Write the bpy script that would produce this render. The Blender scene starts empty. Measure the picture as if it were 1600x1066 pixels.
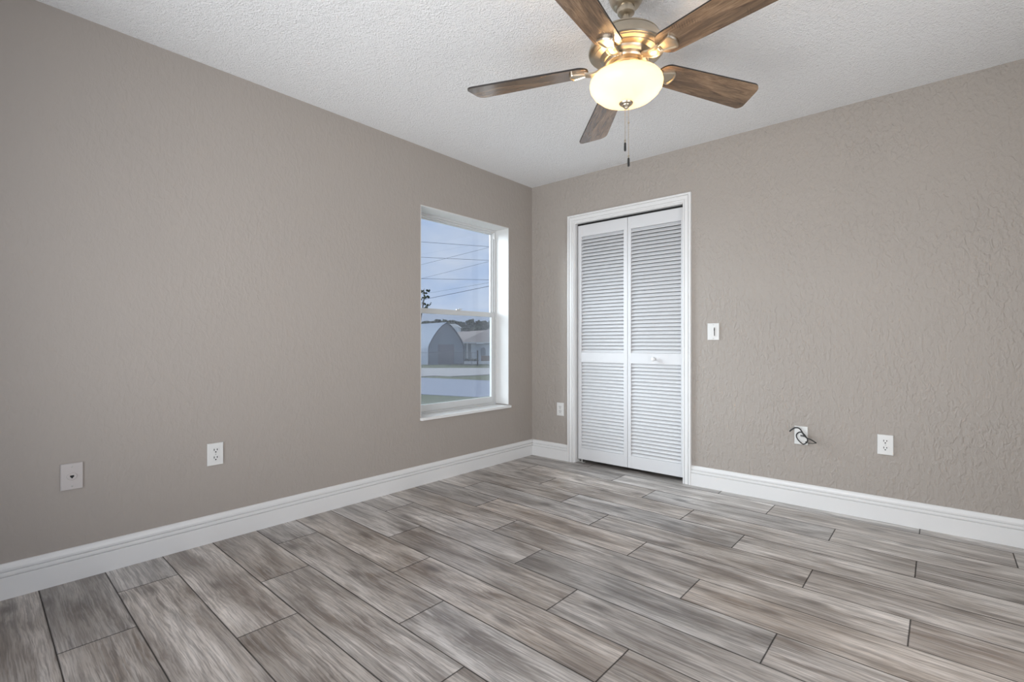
import bpy, bmesh, math, random
from mathutils import Vector, Matrix, noise
S = bpy.context.scene
COL = S.collection
PI = math.pi
random.seed(7)

# ------------------------------------------------------------------ camera
CAM = Vector((2.8239, -3.5291, 1.0235))
RT = Vector((0.7548, 0.6560, 0)); FW = Vector((-0.6560, 0.7548, 0))
cam = bpy.data.cameras.new('camera'); cam.sensor_width = 36; cam.lens = 770 / 1600 * 36
cam.shift_y = (535.5 - 533) / 1600; cam.clip_start = 0.02; cam.clip_end = 600
co = bpy.data.objects.new('camera', cam); COL.objects.link(co)
co.location = CAM; co.rotation_euler = (PI / 2, 0, math.atan2(0.6560, 0.7548))
S.camera = co

# ------------------------------------------------------------------ world
W = bpy.data.worlds.new('world'); S.world = W; W.use_nodes = True
nt = W.node_tree; nt.nodes.clear()
wo = nt.nodes.new('ShaderNodeOutputWorld'); wb = nt.nodes.new('ShaderNodeBackground')
tc = nt.nodes.new('ShaderNodeTexCoord'); mp = nt.nodes.new('ShaderNodeMapping'); mp.inputs['Scale'].default_value = (3.0, 3.0, 9.0)
nz = nt.nodes.new('ShaderNodeTexNoise'); nz.inputs['Scale'].default_value = 2.2; nz.inputs['Detail'].default_value = 3
cr = nt.nodes.new('ShaderNodeValToRGB')
cr.color_ramp.elements[0].position = .35; cr.color_ramp.elements[0].color = (.41, .52, .73, 1)
cr.color_ramp.elements[1].position = .68; cr.color_ramp.elements[1].color = (.56, .63, .76, 1)
nt.links.new(tc.outputs['Generated'], mp.inputs['Vector']); nt.links.new(mp.outputs[0], nz.inputs['Vector'])
nt.links.new(nz.outputs['Fac'], cr.inputs[0]); nt.links.new(cr.outputs[0], wb.inputs['Color'])
wb.inputs['Strength'].default_value = 1.0
nt.links.new(wb.outputs[0], wo.inputs['Surface'])

# ------------------------------------------------------------------ light
def lamp(name, kind, loc, aim, energy, color=(1, 1, 1), **kw):
    l = bpy.data.lights.new(name, kind); l.energy = energy; l.color = color
    for k, v in kw.items(): setattr(l, k, v)
    o = bpy.data.objects.new(name, l); COL.objects.link(o); o.location = loc
    o.rotation_euler = Vector(aim).to_track_quat('-Z', 'Y').to_euler()
    return o
# soft daylight falling in through the window (veiled low sun)
lamp('sun', 'SUN', (-6, -2, 4), (.90, .34, -.30), 13.0, (.85, .94, 1.0), angle=math.radians(60))
# fill lamps added in unseen wall openings to brighten the room from behind
lamp('rear_fill', 'AREA', (1.55, -4.06, .80), (-0.05, 1, .36), 35, (.97, .985, 1.0), shape='RECTANGLE', size=1.9, size_y=1.5, spread=math.radians(115))
lamp('side_fill', 'AREA', (3.86, -2.2, .90), (-1, .35, .32), 27, (1.0, .96, .92), shape='RECTANGLE', size=1.4, size_y=1.7)
S.view_settings.view_transform = 'Standard'; S.view_settings.look = 'None'
S.view_settings.exposure = 0.07; S.view_settings.gamma = 1.0; S.view_settings.use_curve_mapping = False

# ------------------------------------------------------------------ node helpers
class N:
    def __init__(s, name):
        s.m = bpy.data.materials.new(name); s.m.use_nodes = True; s.t = s.m.node_tree
        s.b = s.t.nodes['Principled BSDF']; s.out = s.t.nodes['Material Output']
    def n(s, typ, **kw):
        x = s.t.nodes.new('ShaderNode' + typ)
        for k, v in kw.items():
            if k in x.inputs.keys(): s.set(x.inputs[k], v)
            else: setattr(x, k, v)
        return x
    def set(s, sock, v):
        if isinstance(v, bpy.types.NodeSocket): s.t.links.new(v, sock)
        elif isinstance(v, bpy.types.Node): s.t.links.new(v.outputs[0], sock)
        else: sock.default_value = v
    def math(s, op, a, b=None, c=None, clamp=False):
        x = s.t.nodes.new('ShaderNodeMath'); x.operation = op; x.use_clamp = clamp
        for i, v in enumerate((a, b, c)):
            if v is not None: s.set(x.inputs[i], v)
        return x.outputs[0]
    def comb(s, x, y, z):
        c = s.t.nodes.new('ShaderNodeCombineXYZ')
        for i, v in enumerate((x, y, z)): s.set(c.inputs[i], v)
        return c.outputs[0]
    def sep(s, v):
        c = s.t.nodes.new('ShaderNodeSeparateXYZ'); s.set(c.inputs[0], v); return c.outputs
    def mix(s, f, a, b, mode='MIX'):
        x = s.t.nodes.new('ShaderNodeMix'); x.data_type = 'RGBA'; x.blend_type = mode
        s.set(x.inputs[0], f); s.set(x.inputs[6], a); s.set(x.inputs[7], b); return x.outputs[2]
    def ramp(s, f, stops):
        x = s.t.nodes.new('ShaderNodeValToRGB'); s.set(x.inputs[0], f); e = x.color_ramp.elements
        while len(e) < len(stops): e.new(.5)
        for q, (p, c) in zip(e, stops):
            q.position = p; q.color = (c if isinstance(c, (tuple, list)) else (c, c, c)) + (1,) if not isinstance(c, tuple) or len(c) == 3 else c
        return x.outputs[0]
    def noise(s, vec, scale, detail=2, rough=.5, dist=0.0):
        x = s.t.nodes.new('ShaderNodeTexNoise'); s.set(x.inputs['Vector'], vec)
        x.inputs['Scale'].default_value = scale; x.inputs['Detail'].default_value = detail
        x.inputs['Roughness'].default_value = rough; x.inputs['Distortion'].default_value = dist
        return x.outputs['Fac']
    def obj(s): return s.n('TexCoord').outputs['Object']
    def bump(s, h, strength, dist, normal=None):
        x = s.t.nodes.new('ShaderNodeBump'); s.set(x.inputs['Height'], h)
        x.inputs['Strength'].default_value = strength; x.inputs['Distance'].default_value = dist
        if normal is not None: s.set(x.inputs['Normal'], normal)
        s.t.links.new(x.outputs[0], s.b.inputs['Normal']); return x.outputs[0]
    def base(s, c, rough=.5, metal=0.0, spec=.5):
        s.set(s.b.inputs['Base Color'], c if not (isinstance(c, tuple) and len(c) == 3) else c + (1,))
        s.set(s.b.inputs['Roughness'], rough); s.b.inputs['Metallic'].default_value = metal
        s.b.inputs['Specular IOR Level'].default_value = spec
        return s

def plain(name, c, rough=.5, metal=0.0, spec=.5, var=.06, vs=6.0):
    q = N(name); f = q.noise(q.obj(), vs, 3)
    a = tuple(max(0, x * (1 - var)) for x in c) + (1,); b = tuple(min(1, x * (1 + var)) for x in c) + (1,)
    q.base(q.mix(f, a, b), rough, metal, spec); return q.m

def wall_mat(name, c, strength=.5):
    q = N(name); v = q.obj()
    warp = q.noise(v, 9, 2, .5, .6)
    mpn = q.n('Mapping'); q.set(mpn.inputs['Vector'], v); mpn.inputs['Scale'].default_value = (1.0, 1.0, .55); mpn.inputs['Rotation'].default_value = (.25, .25, 0)
    k = q.ramp(q.noise(mpn.outputs[0], 46, 2, .5, .55), [(.42, 0.0), (.62, 1.0)])
    k2 = q.ramp(q.noise(mpn.outputs[0], 95, 2, .5, .2), [(.40, 0.0), (.70, 1.0)])
    area = q.ramp(q.noise(v, 2.2, 2), [(.30, .35), (.65, 1.0)])
    h = q.math('ADD', q.math('MULTIPLY', k, area), q.math('MULTIPLY', k2, .30))
    h = q.math('ADD', h, q.math('MULTIPLY', warp, .5))
    f = q.noise(v, 1.3, 2)
    q.base(q.mix(f, tuple(x * .97 for x in c) + (1,), tuple(x * 1.03 for x in c) + (1,)), .62, spec=.25)
    q.bump(h, strength, .0035); return q.m

M = {}
M['wall'] = wall_mat('greige_wall_paint', (.372, .338, .305), .80)
M['wall_left'] = wall_mat('greige_wall_paint_smoother', (.378, .342, .310), .24)
q = N('popcorn_ceiling_paint'); v = q.obj()
vv_ = q.n('TexVoronoi', feature='F1'); q.set(vv_.inputs['Vector'], v); vv_.inputs['Scale'].default_value = 95
h = q.math('MULTIPLY', q.math('SUBTRACT', 1.0, vv_.outputs['Distance']), q.ramp(q.noise(v, 60, 3, .6, 0), [(.35, 0.15), (.60, 1.0)]))
h2 = q.ramp(q.noise(v, 210, 2, .6, 0), [(.35, 0.0), (.65, 1.0)])
hh = q.math('ADD', h, q.math('MULTIPLY', h2, .55))
q.base((.84, .84, .84), .85, spec=.1); q.bump(hh, .80, .0060); M['ceiling'] = q.m
M['trim'] = plain('white_trim_paint', (.75, .75, .745), .32, var=.015, vs=2)
M['reveal'] = plain('off_white_reveal_paint', (.66, .66, .65), .5, var=.02)
M['door_paint'] = plain('white_door_paint', (.655, .66, .67), .38, var=.02, vs=3)
M['vinyl'] = plain('white_window_frame', (.60, .61, .61), .35, var=.03)
M['plate'] = plain('white_wall_plate', (.71, .71, .695), .3, var=.015)
M['plate_grey'] = plain('painted_wall_plate', (.50, .465, .45), .4, var=.03)
M['black'] = plain('black_plastic', (.012, .012, .012), .35, var=.2)
M['dark'] = plain('dark_slot', (.01, .01, .01), .8, var=.1)
M['track'] = plain('dark_track_metal', (.015, .015, .015), .5, .3)
M['screw'] = plain('screw_head', (.55, .55, .53), .35, .4)
M['cable'] = plain('black_cable_jacket', (.012, .012, .013), .35, var=.2)
M['nickel'] = None
q = N('brushed_nickel'); v = q.obj()
f = q.noise(v, 40, 2); q.base(q.mix(f, (.50, .44, .35, 1), (.60, .53, .43, 1)), q.math('ADD', .28, q.math('MULTIPLY', f, .12)), 1.0); M['nickel'] = q.m
q = N('marble_sill'); v = q.obj(); f = q.noise(v, 5, 5, .6, 1.5)
q.base(q.mix(f, (.74, .74, .73, 1), (.84, .84, .83, 1)), .22); M['sill'] = q.m

# wood-look plank tiles laid along the closet wall, one third offset
q = N('grey_wood_plank_tile'); v = q.obj(); X, Y, Z = q.sep(v)
PW, PL = .2146, 1.053
ry = q.math('DIVIDE', q.math('SUBTRACT', -.271, q.math('ADD', Y, q.math('MULTIPLY', X, .0214))), PW)
row = q.math('FLOOR', ry); fy = q.math('SUBTRACT', ry, row)
rx = q.math('DIVIDE', q.math('SUBTRACT', q.math('SUBTRACT', X, .283), q.math('MULTIPLY', row, .3512)), PL)
rx = q.math('ADD', rx, q.math('MULTIPLY', q.math('SUBTRACT', fy, .5), 0.0))
ci = q.math('FLOOR', rx); fx = q.math('SUBTRACT', rx, ci)
wn = q.n('TexWhiteNoise', noise_dimensions='2D'); q.set(wn.inputs['Vector'], q.comb(row, ci, 0)); rnd = wn.outputs['Value']
wn2 = q.n('TexWhiteNoise', noise_dimensions='2D'); q.set(wn2.inputs['Vector'], q.comb(ci, q.math('ADD', row, 31.7), 0)); rnd2 = wn2.outputs['Value']
ex = q.math('MULTIPLY', q.math('MINIMUM', fx, q.math('SUBTRACT', 1, fx)), PL)
ey = q.math('MULTIPLY', q.math('MINIMUM', fy, q.math('SUBTRACT', 1, fy)), PW)
ed = q.math('MINIMUM', ex, ey)
grout = q.ramp(ed, [(.0021, 1.0), (.0030, 0.0)])
lx = q.math('MULTIPLY', fx, PL); ly = q.math('MULTIPLY', fy, PW)
off = q.math('MULTIPLY', rnd, 37.0); off2 = q.math('MULTIPLY', rnd2, 53.0)
gv = q.comb(q.math('ADD', q.math('MULTIPLY', lx, 1.0), off), q.math('ADD', q.math('MULTIPLY', ly, 5.0), off2), 0)
big = q.noise(gv, 2.0, 4, .58, .6)
ly = q.math('ADD', ly, q.math('MULTIPLY', q.math('SUBTRACT', big, .5), .035))
med = q.noise(q.comb(q.math('ADD', q.math('MULTIPLY', lx, 1.4), off2), q.math('ADD', q.math('MULTIPLY', ly, 24.0), off), 0), 2.0, 5, .62, .25)
fine = q.noise(q.comb(q.math('ADD', q.math('MULTIPLY', lx, 3.2), off), q.math('MULTIPLY', ly, 110.0), 0), 2.0, 3, .6, .1)
knv = q.comb(q.math('ADD', q.math('MULTIPLY', lx, 2.0), off2), q.math('ADD', q.math('MULTIPLY', ly, 5.0), off), 0)
vo = q.n('TexVoronoi', feature='F1', voronoi_dimensions='2D'); q.set(vo.inputs['Vector'], knv); vo.inputs['Scale'].default_value = 1.0
kr, kg, kb = q.sep(vo.outputs['Color'])
has = q.math('GREATER_THAN', kr, .55)
kd = q.math('ADD', vo.outputs['Distance'], q.math('MULTIPLY', q.math('SUBTRACT', fine, .5), .05))
knot = q.math('MULTIPLY', q.ramp(kd, [(.04, 1.0), (.15, 0.0)]), has)
ringp = q.math('ADD', q.math('MULTIPLY', ly, 190.0), q.math('MULTIPLY', big, 9.0))
ringp = q.math('ADD', ringp, q.math('MULTIPLY', q.math('DIVIDE', has, q.math('ADD', vo.outputs['Distance'], .18)), 2.2))
rings = q.math('MULTIPLY', q.math('POWER', q.math('ABSOLUTE', q.math('SINE', ringp)), 3.0), q.ramp(q.noise(gv, 3.1, 2), [(.42, 0.0), (.60, 1.0)]))
col = q.ramp(big, [(.34, (.225, .182, .150)), (.48, (.46, .41, .365)), (.64, (.72, .665, .615))])
col = q.mix(q.math('MULTIPLY', q.ramp(med, [(.42, 1.0), (.50, 0.0)]), .50), col, (.150, .130, .118, 1))
col = q.mix(q.math('MULTIPLY', q.ramp(fine, [(.42, 1.0), (.52, 0.0)]), .45), col, (.150, .135, .125, 1))
ligh = q.noise(q.comb(q.math('ADD', q.math('MULTIPLY', lx, 2.4), off2), q.math('ADD', q.math('MULTIPLY', ly, 60.0), off), 0), 2.0, 4, .6, .3)
col = q.mix(q.math('MULTIPLY', q.ramp(ligh, [(.52, 0.0), (.60, 1.0)]), .35), col, (.66, .63, .60, 1))
col = q.mix(q.math('MULTIPLY', rings, .30), col, (.13, .11, .10, 1))
col = q.mix(q.math('MULTIPLY', knot, .62), col, (.075, .060, .052, 1))
patch = q.ramp(q.noise(gv, 1.1, 3, .55, .4), [(.36, 1.0), (.52, 0.0)])
col = q.mix(q.math('MULTIPLY', patch, .38), col, (.150, .125, .108, 1))
tone = q.math('ADD', .84, q.math('MULTIPLY', rnd2, .44))
hs = q.n('HueSaturation'); q.set(hs.inputs['Color'], col); q.set(hs.inputs['Value'], tone)
q.set(hs.inputs['Saturation'], q.math('ADD', .60, q.math('MULTIPLY', rnd, .60)))
q.set(q.b.inputs['Specular IOR Level'], q.math('MULTIPLY', q.math('SUBTRACT', 1.0, grout), .60))
col = q.mix(grout, hs.outputs[0], (.010, .009, .009, 1))
rg = q.math('ADD', .24, q.math('MULTIPLY', med, .16)); rg = q.math('ADD', rg, q.math('MULTIPLY', grout, .4))
q.set(q.b.inputs['Base Color'], col); q.set(q.b.inputs['Roughness'], rg)
hgt = q.math('SUBTRACT', q.math('ADD', q.math('MULTIPLY', med, .35), q.math('MULTIPLY', fine, .25)), q.math('MULTIPLY', grout, 1.6))
q.bump(hgt, .45, .0016); M['floor'] = q.m

# fan blade wood: grain along local x
q = N('weathered_walnut_blade'); v = q.obj(); X, Y, Z = q.sep(v)
g = q.noise(q.comb(q.math('MULTIPLY', X, 3.0), q.math('MULTIPLY', Y, 26.0), 0), 2.2, 5, .65, 1.2)
g2 = q.noise(q.comb(q.math('MULTIPLY', X, 1.2), q.math('MULTIPLY', Y, 6.0), 3), 2.0, 3, .55, .8)
c = q.ramp(g, [(.32, (.065, .038, .021)), (.52, (.20, .125, .072)), (.72, (.34, .225, .138))])
c = q.mix(q.math('MULTIPLY', q.ramp(g2, [(.40, 1.0), (.58, 0.0)]), .55), c, (.060, .038, .024, 1))
saw = q.n('TexWave', wave_type='BANDS', bands_direction='X'); q.set(saw.inputs['Vector'], q.comb(q.math('ADD', X, q.math('MULTIPLY', Y, .35)), 0, 0))
saw.inputs['Scale'].default_value = 34; saw.inputs['Distortion'].default_value = 3.0
mm = q.math('MULTIPLY', q.ramp(saw.outputs['Fac'], [(.72, 0.0), (.9, 1.0)]), q.ramp(q.noise(v, 11, 2), [(.61, 0.0), (.68, .5)]))
c = q.mix(mm, c, (.035, .022, .014, 1))
q.base(c, .24, spec=.6); q.b.inputs['Coat Weight'].default_value = .45; q.b.inputs['Coat Roughness'].default_value = .14; M['blade'] = q.m
M['blade_edge'] = plain('dark_blade_edge', (.015, .011, .009), .5)

# frosted glass of the fan light (translucent, glowing from its bulbs)
q = N('frosted_lamp_glass'); f = q.noise(q.obj(), 12, 2)
q.base(q.mix(f, (.85, .76, .62, 1), (.88, .79, .65, 1)), .25)
tr = q.t.nodes.new('ShaderNodeBsdfTranslucent'); tr.inputs[0].default_value = (.78, .70, .57, 1)
mx = q.t.nodes.new('ShaderNodeMixShader'); mx.inputs[0].default_value = .55
q.set(q.b.inputs['Emission Color'], (1.0, .72, .47, 1)); q.b.inputs['Emission Strength'].default_value = .42
q.t.links.new(q.b.outputs[0], mx.inputs[1]); q.t.links.new(tr.outputs[0], mx.inputs[2]); q.t.links.new(mx.outputs[0], q.out.inputs[0])
M['lampglass'] = q.m

q = N('window_glass'); f = q.noise(q.obj(), 3, 1)
tr = q.t.nodes.new('ShaderNodeBsdfTransparent'); q.set(tr.inputs[0], q.mix(f, (.95, .97, .98, 1), (.97, .98, .99, 1)))
gl = q.t.nodes.new('ShaderNodeBsdfGlossy'); gl.inputs['Roughness'].default_value = .02
fr = q.t.nodes.new('ShaderNodeFresnel'); fr.inputs[0].default_value = 1.25
mx = q.t.nodes.new('ShaderNodeMixShader'); q.t.links.new(fr.outputs[0], mx.inputs[0])
q.t.links.new(tr.outputs[0], mx.inputs[1]); q.t.links.new(gl.outputs[0], mx.inputs[2]); q.t.links.new(mx.outputs[0], q.out.inputs[0])
M['glass'] = q.m
q = N('insect_screen_mesh'); q.base((.30, .30, .33), .8)
tr = q.t.nodes.new('ShaderNodeBsdfTransparent'); mx = q.t.nodes.new('ShaderNodeMixShader'); mx.inputs[0].default_value = .22
q.t.links.new(tr.outputs[0], mx.inputs[1]); q.t.links.new(q.b.outputs[0], mx.inputs[2]); q.t.links.new(mx.outputs[0], q.out.inputs[0])
M['screen'] = q.m

# ------------------------------------------------------------------ mesh helpers
def link(name, me, mat, parent=None, loc=None):
    o = bpy.data.objects.new(name, me); COL.objects.link(o)
    for m in (mat if isinstance(mat, (list, tuple)) else [mat]): me.materials.append(m)
    if parent is not None: o.parent = parent
    if loc is not None: o.location = loc
    return o
def fin(name, bm, mat, parent=None, loc=None, smooth=False, angle=None):
    bmesh.ops.recalc_face_normals(bm, faces=bm.faces)
    me = bpy.data.meshes.new(name); bm.to_mesh(me); bm.free()
    if smooth:
        for p in me.polygons: p.use_smooth = True
        if angle is not None: me.set_sharp_from_angle(angle=math.radians(angle))
    return link(name, me, mat, parent, loc)
def box(bm, x0, x1, y0, y1, z0, z1, bev=0.0, rot=None, mi=0):
    vs = [bm.verts.new((x, y, z)) for x in (x0, x1) for y in (y0, y1) for z in (z0, z1)]
    if rot is not None:
        c = Vector(((x0 + x1) / 2, (y0 + y1) / 2, (z0 + z1) / 2))
        for w in vs: w.co = rot @ (w.co - c) + c
    fs = [bm.faces.new([vs[i] for i in f]) for f in ((0, 1, 3, 2), (4, 6, 7, 5), (0, 4, 5, 1), (2, 3, 7, 6), (0, 2, 6, 4), (1, 5, 7, 3))]
    for f in fs: f.material_index = mi
    if bev:
        es = list({e for f in fs for e in f.edges})
        bmesh.ops.bevel(bm, geom=es, offset=bev, segments=2, affect='EDGES', profile=.6)
    return vs
def lathe(bm, prof, seg=48, c=(0, 0, 0), mi=0):
    rings = []
    for r, z in prof:
        if r < 1e-5: rings.append([bm.verts.new((c[0], c[1], c[2] + z))])
        else: rings.append([bm.verts.new((c[0] + r * math.cos(2 * PI * k / seg), c[1] + r * math.sin(2 * PI * k / seg), c[2] + z)) for k in range(seg)])
    for a, b in zip(rings, rings[1:]):
        for k in range(seg):
            k2 = (k + 1) % seg
            if len(a) == 1 and len(b) == 1: continue
            if len(a) == 1: f = bm.faces.new((a[0], b[k], b[k2]))
            elif len(b) == 1: f = bm.faces.new((a[k], a[k2], b[0]))
            else: f = bm.faces.new((a[k], a[k2], b[k2], b[k]))
            f.material_index = mi
def spline(pts, n=8):
    P = [Vector(p) for p in pts]; P = [P[0] * 2 - P[1]] + P + [P[-1] * 2 - P[-2]]; out = []
    for i in range(1, len(P) - 2):
        for k in range(n):
            t = k / n; a, b, c, d = P[i - 1], P[i], P[i + 1], P[i + 2]
            out.append(.5 * ((2 * b) + (c - a) * t + (2 * a - 5 * b + 4 * c - d) * t * t + (3 * b - a - 3 * c + d) * t ** 3))
    out.append(P[-2]); return out
def tube(bm, pts, r, seg=8, r1=None):
    P = [Vector(p) for p in pts]; rings = []
    up = Vector((0, 0, 1)); n = len(P)
    t0 = (P[1] - P[0]).normalized(); u = t0.cross(up)
    if u.length < .1: u = t0.cross(Vector((1, 0, 0)))
    u.normalize()
    for i, p in enumerate(P):
        t = (P[min(i + 1, n - 1)] - P[max(i - 1, 0)]).normalized()
        u = (u - t * u.dot(t)).normalized(); w = t.cross(u)
        rr = r if r1 is None else r + (r1 - r) * i / (n - 1)
        rings.append([bm.verts.new(p + (u * math.cos(2 * PI * k / seg) + w * math.sin(2 * PI * k / seg)) * rr) for k in range(seg)])
    for a, b in zip(rings, rings[1:]):
        for k in range(seg): bm.faces.new((a[k], a[(k + 1) % seg], b[(k + 1) % seg], b[k]))
    bm.faces.new(rings[0]); bm.faces.new(rings[-1][::-1])
def prism(bm, pts, a, b):          # polygon of 3-vectors swept from offset a to offset b (vectors)
    A = [bm.verts.new(Vector(p) + a) for p in pts]; B = [bm.verts.new(Vector(p) + b) for p in pts]
    bm.faces.new(A); bm.faces.new(B[::-1])
    for i in range(len(pts)): bm.faces.new((A[i], A[(i + 1) % len(pts)], B[(i + 1) % len(pts)], B[i]))
def empty(name, loc=(0, 0, 0), rz=0, parent=None):
    o = bpy.data.objects.new(name, None); COL.objects.link(o); o.location = loc; o.rotation_euler = (0, 0, rz)
    o.empty_display_size = .1
    if parent is not None: o.parent = parent
    return o
def tag(o, label=None, cat=None, group=None, kind=None):
    if label: o['label'] = label
    if cat: o['category'] = cat
    if group: o['group'] = group
    if kind: o['kind'] = kind
    return o
def struct(o, label=None, cat=None): return tag(o, label, cat, kind='structure')

# ------------------------------------------------------------------ room shell
XR, YN, H = 3.78, -3.98, 2.44
WY0, WY1, WZ0, WZ1 = -1.284, -.322, .475, 2.018          # window opening in wall_left
DX0, DX1, DZ1 = .458, 1.418, 2.050                        # closet opening in wall_back
T = .20
bm = bmesh.new()
box(bm, -T, XR + T, YN - T, .95, -.12, 0)
struct(fin('floor', bm, M['floor']), 'grey wood-look plank tiles in staggered rows', 'floor')
bm = bmesh.new(); box(bm, -T, XR + T, YN - T, .95, H, H + .15)
struct(fin('ceiling', bm, M['ceiling']), 'white popcorn-textured ceiling', 'ceiling')
bm = bmesh.new()
for a in ((YN, WY0, 0, H), (WY1, .12, 0, H), (WY0, WY1, 0, WZ0), (WY0, WY1, WZ1, H)): box(bm, -T, 0, *a)
struct(fin('wall_left', bm, M['wall_left']), 'greige textured wall with the window', 'wall')
bm = bmesh.new()
for a in ((0, DX0, 0, H), (DX1, XR, 0, H), (DX0, DX1, DZ1, H)): box(bm, a[0], a[1], 0, .12, a[2], a[3])
struct(fin('wall_back', bm, M['wall']), 'greige knockdown-textured wall with the closet door', 'wall')
# rear walls (behind the camera) with openings added for the fill lamps
bm = bmesh.new()
for a in ((-T, .55, 0, H), (2.55, XR + T, 0, H), (.55, 2.55, 2.08, H)): box(bm, a[0], a[1], YN - .14, YN, a[2], a[3])
struct(fin('wall_front', bm, M['wall']), 'greige wall behind the camera', 'wall')
bm = bmesh.new()
for a in ((YN, -2.95, 0, H), (-1.45, 0, 0, H), (-2.95, -1.45, 2.2, H)): box(bm, XR, XR + .14, *a)
struct(fin('wall_right', bm, M['wall']), 'greige wall with an added opening for the fill lamp', 'wall')
# closet interior
bm = bmesh.new()
box(bm, -.05, .0, .12, .80, 0, H); box(bm, 1.9, 1.95, .12, .80, 0, H); box(bm, -.05, 1.95, .80, .85, 0, H)
struct(fin('wall_closet', bm, M['wall']), 'closet interior walls behind the louvered door', 'wall')

# ------------------------------------------------------------------ baseboards
BP = [(0, 0), (.0165, 0), (.0165, .086), (.0160, .0872), (.0075, .0880), (.0075, .0918), (.0150, .0928), (.0155, .097), (.0150, .1062),
      (.0140, .1070), (.0060, .1078), (.0060, .1116), (.0125, .1126), (.0128, .120), (.0105, .131), (.0065, .1385), (.003, .1405), (0, .1405)]
def baseboard(name, p, d, inn, length, label):
    bm = bmesh.new(); p = Vector(p); d = Vector(d); inn = Vector(inn)
    pts = [p + inn * a + Vector((0, 0, b)) for a, b in BP]
    prism(bm, pts, Vector((0, 0, 0)), d * length)
    return struct(fin(name, bm, M['trim']), label, 'baseboard')
baseboard('baseboard_left', (0, YN, 0), (0, 1, 0), (1, 0, 0), -YN, 'white grooved baseboard under the window wall')
baseboard('baseboard_back', (0.0166, 0, 0), (1, 0, 0), (0, -1, 0), .401 - .0166, 'short white baseboard between corner and closet casing')
baseboard('baseboard_back_right', (1.472, 0, 0), (1, 0, 0), (0, -1, 0), XR - 1.472, 'long white grooved baseboard right of the closet')
baseboard('baseboard_front', (.0166, YN, 0), (1, 0, 0), (0, 1, 0), .53, 'white baseboard behind the camera')

# ------------------------------------------------------------------ closet casing, jamb, door
CP = [(0, 0), (0, .010), (.004, .013), (.011, .013), (.012, .0070), (.0155, .0070), (.0165, .0145), (.040, .0165), (.041, .0090), (.045, .0090), (.046, .0190), (.058, .0200), (.062, .0165), (.062, 0)]
xl, xr, zt = .463, 1.410, 2.047
bm = bmesh.new(); R4 = []
for w, t in CP:
    R4.append([bm.verts.new(c) for c in ((xl - w, -t, 0), (xl - w, -t, zt + w), (xr + w, -t, zt + w), (xr + w, -t, 0))])
for i in range(len(R4)):
    a, b = R4[i], R4[(i + 1) % len(R4)]
    for k in range(3): bm.faces.new((a[k], a[k + 1], b[k + 1], b[k]))
for k in (0, 3): bm.faces.new([r[k] for r in R4])
struct(fin('trim_1', bm, M['trim']), 'white fluted casing around the closet door', 'door casing')
bm = bmesh.new()
box(bm, DX0 + .001, .470, .0, .118, 0, DZ1 - .001); box(bm, 1.404 + .008, DX1 - .001, .0, .118, 0, DZ1 - .001); box(bm, .470, 1.412, 0, .118, 2.038, DZ1 - .001)
struct(fin('trim_2', bm, M['trim']), 'white jamb lining the closet opening', 'door jamb')
bm = bmesh.new(); box(bm, .475, 1.408, .036, .060, 2.0245, 2.0375)
struct(fin('trim_3', bm, M['track']), 'dark overhead track of the folding closet door', 'door track')

door = struct(empty('door_1', (.49, .046, .03)), 'white louvered bifold closet door with a round knob', 'door')
PZ0, PZ1 = .030, 2.021
def door_panel(x0, x1, knob):
    bm = bmesh.new(); sw = .028; y0, y1 = -.016, .012; o = Vector((.49, .046, .03))
    L = lambda a: a
    x0 -= .49; x1 -= .49; z = lambda a: a - .03; sw = .028 if knob else .0325
    box(bm, x0, x0 + sw, y0, y1, 0, z(PZ1), .0018); box(bm, x1 - sw, x1, y0, y1, 0, z(PZ1), .0018)
    for a, b in ((PZ0, .127), (.858, .941), (1.926, PZ1)):
        box(bm, x0 + sw - .001, x1 - sw + .001, y0 + .0006, y1 - .0006, z(a), z(b), .0012)
    p = fin('door_panel', bm, M['door_paint'], door)
    for za, zb, n in ((.127, .858, 26), (.941, 1.926, 34)):
        bm = bmesh.new(); pitch = (zb - za) / n
        rot = Matrix.Rotation(math.radians(49), 3, 'X')
        for i in range(n):
            zc = z(za + (i + .5) * pitch)
            box(bm, x0 + sw - .004, x1 - sw + .004, -.0165, .0165, zc - .0027, zc + .0027, .0012, rot=rot)
        for vv in bm.verts: vv.co.y += .000
        s = fin('louver', bm, M['door_paint'], p)
        s['label'] = 'white tilted louver slats'
    if knob:
        bm = bmesh.new()
        lathe(bm, [(0, 0), (.009, 0), (.010, .003), (.0065, .006), (.0065, .014), (.012, .019), (.0165, .025), (.0165, .031), (.012, .036), (0, .038)], 24)
        k = fin('knob', bm, M['trim'], p, (1.176 - .49, y0, .897 - .03), smooth=True)
        k.rotation_euler = (PI / 2, 0, 0); k['label'] = 'round white door knob'
    return p
door_panel(.4815, .9455, False)
door_panel(.9485, 1.409, True)
bm = bmesh.new(); box(bm, .472, .535, .038, .066, .001, .006, .001); box(bm, .474, .484, .040, .062, .005, .022, .001); lathe(bm, [(0, .004), (.005, .004), (.005, .034), (0, .034)], 12, (.508, .050, 0))
for vv in bm.verts: vv.co -= Vector((.49, .046, .03))
fin('pivot_bracket', bm, M['screw'], door)

# ------------------------------------------------------------------ window_1
win = struct(empty('window_1', (-.17, (WY0 + WY1) / 2, WZ0)), 'white single-hung window with a marble sill', 'window')
OW = Vector((-.17, (WY0 + WY1) / 2, WZ0))
def wpart(name, boxes, mat, bev=.0015, parent=win):
    bm = bmesh.new()
    for b in boxes: box(bm, *b, bev=bev)
    for vv in bm.verts: vv.co -= OW
    return fin(name, bm, mat, parent)
y0, y1 = WY0, WY1
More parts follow.
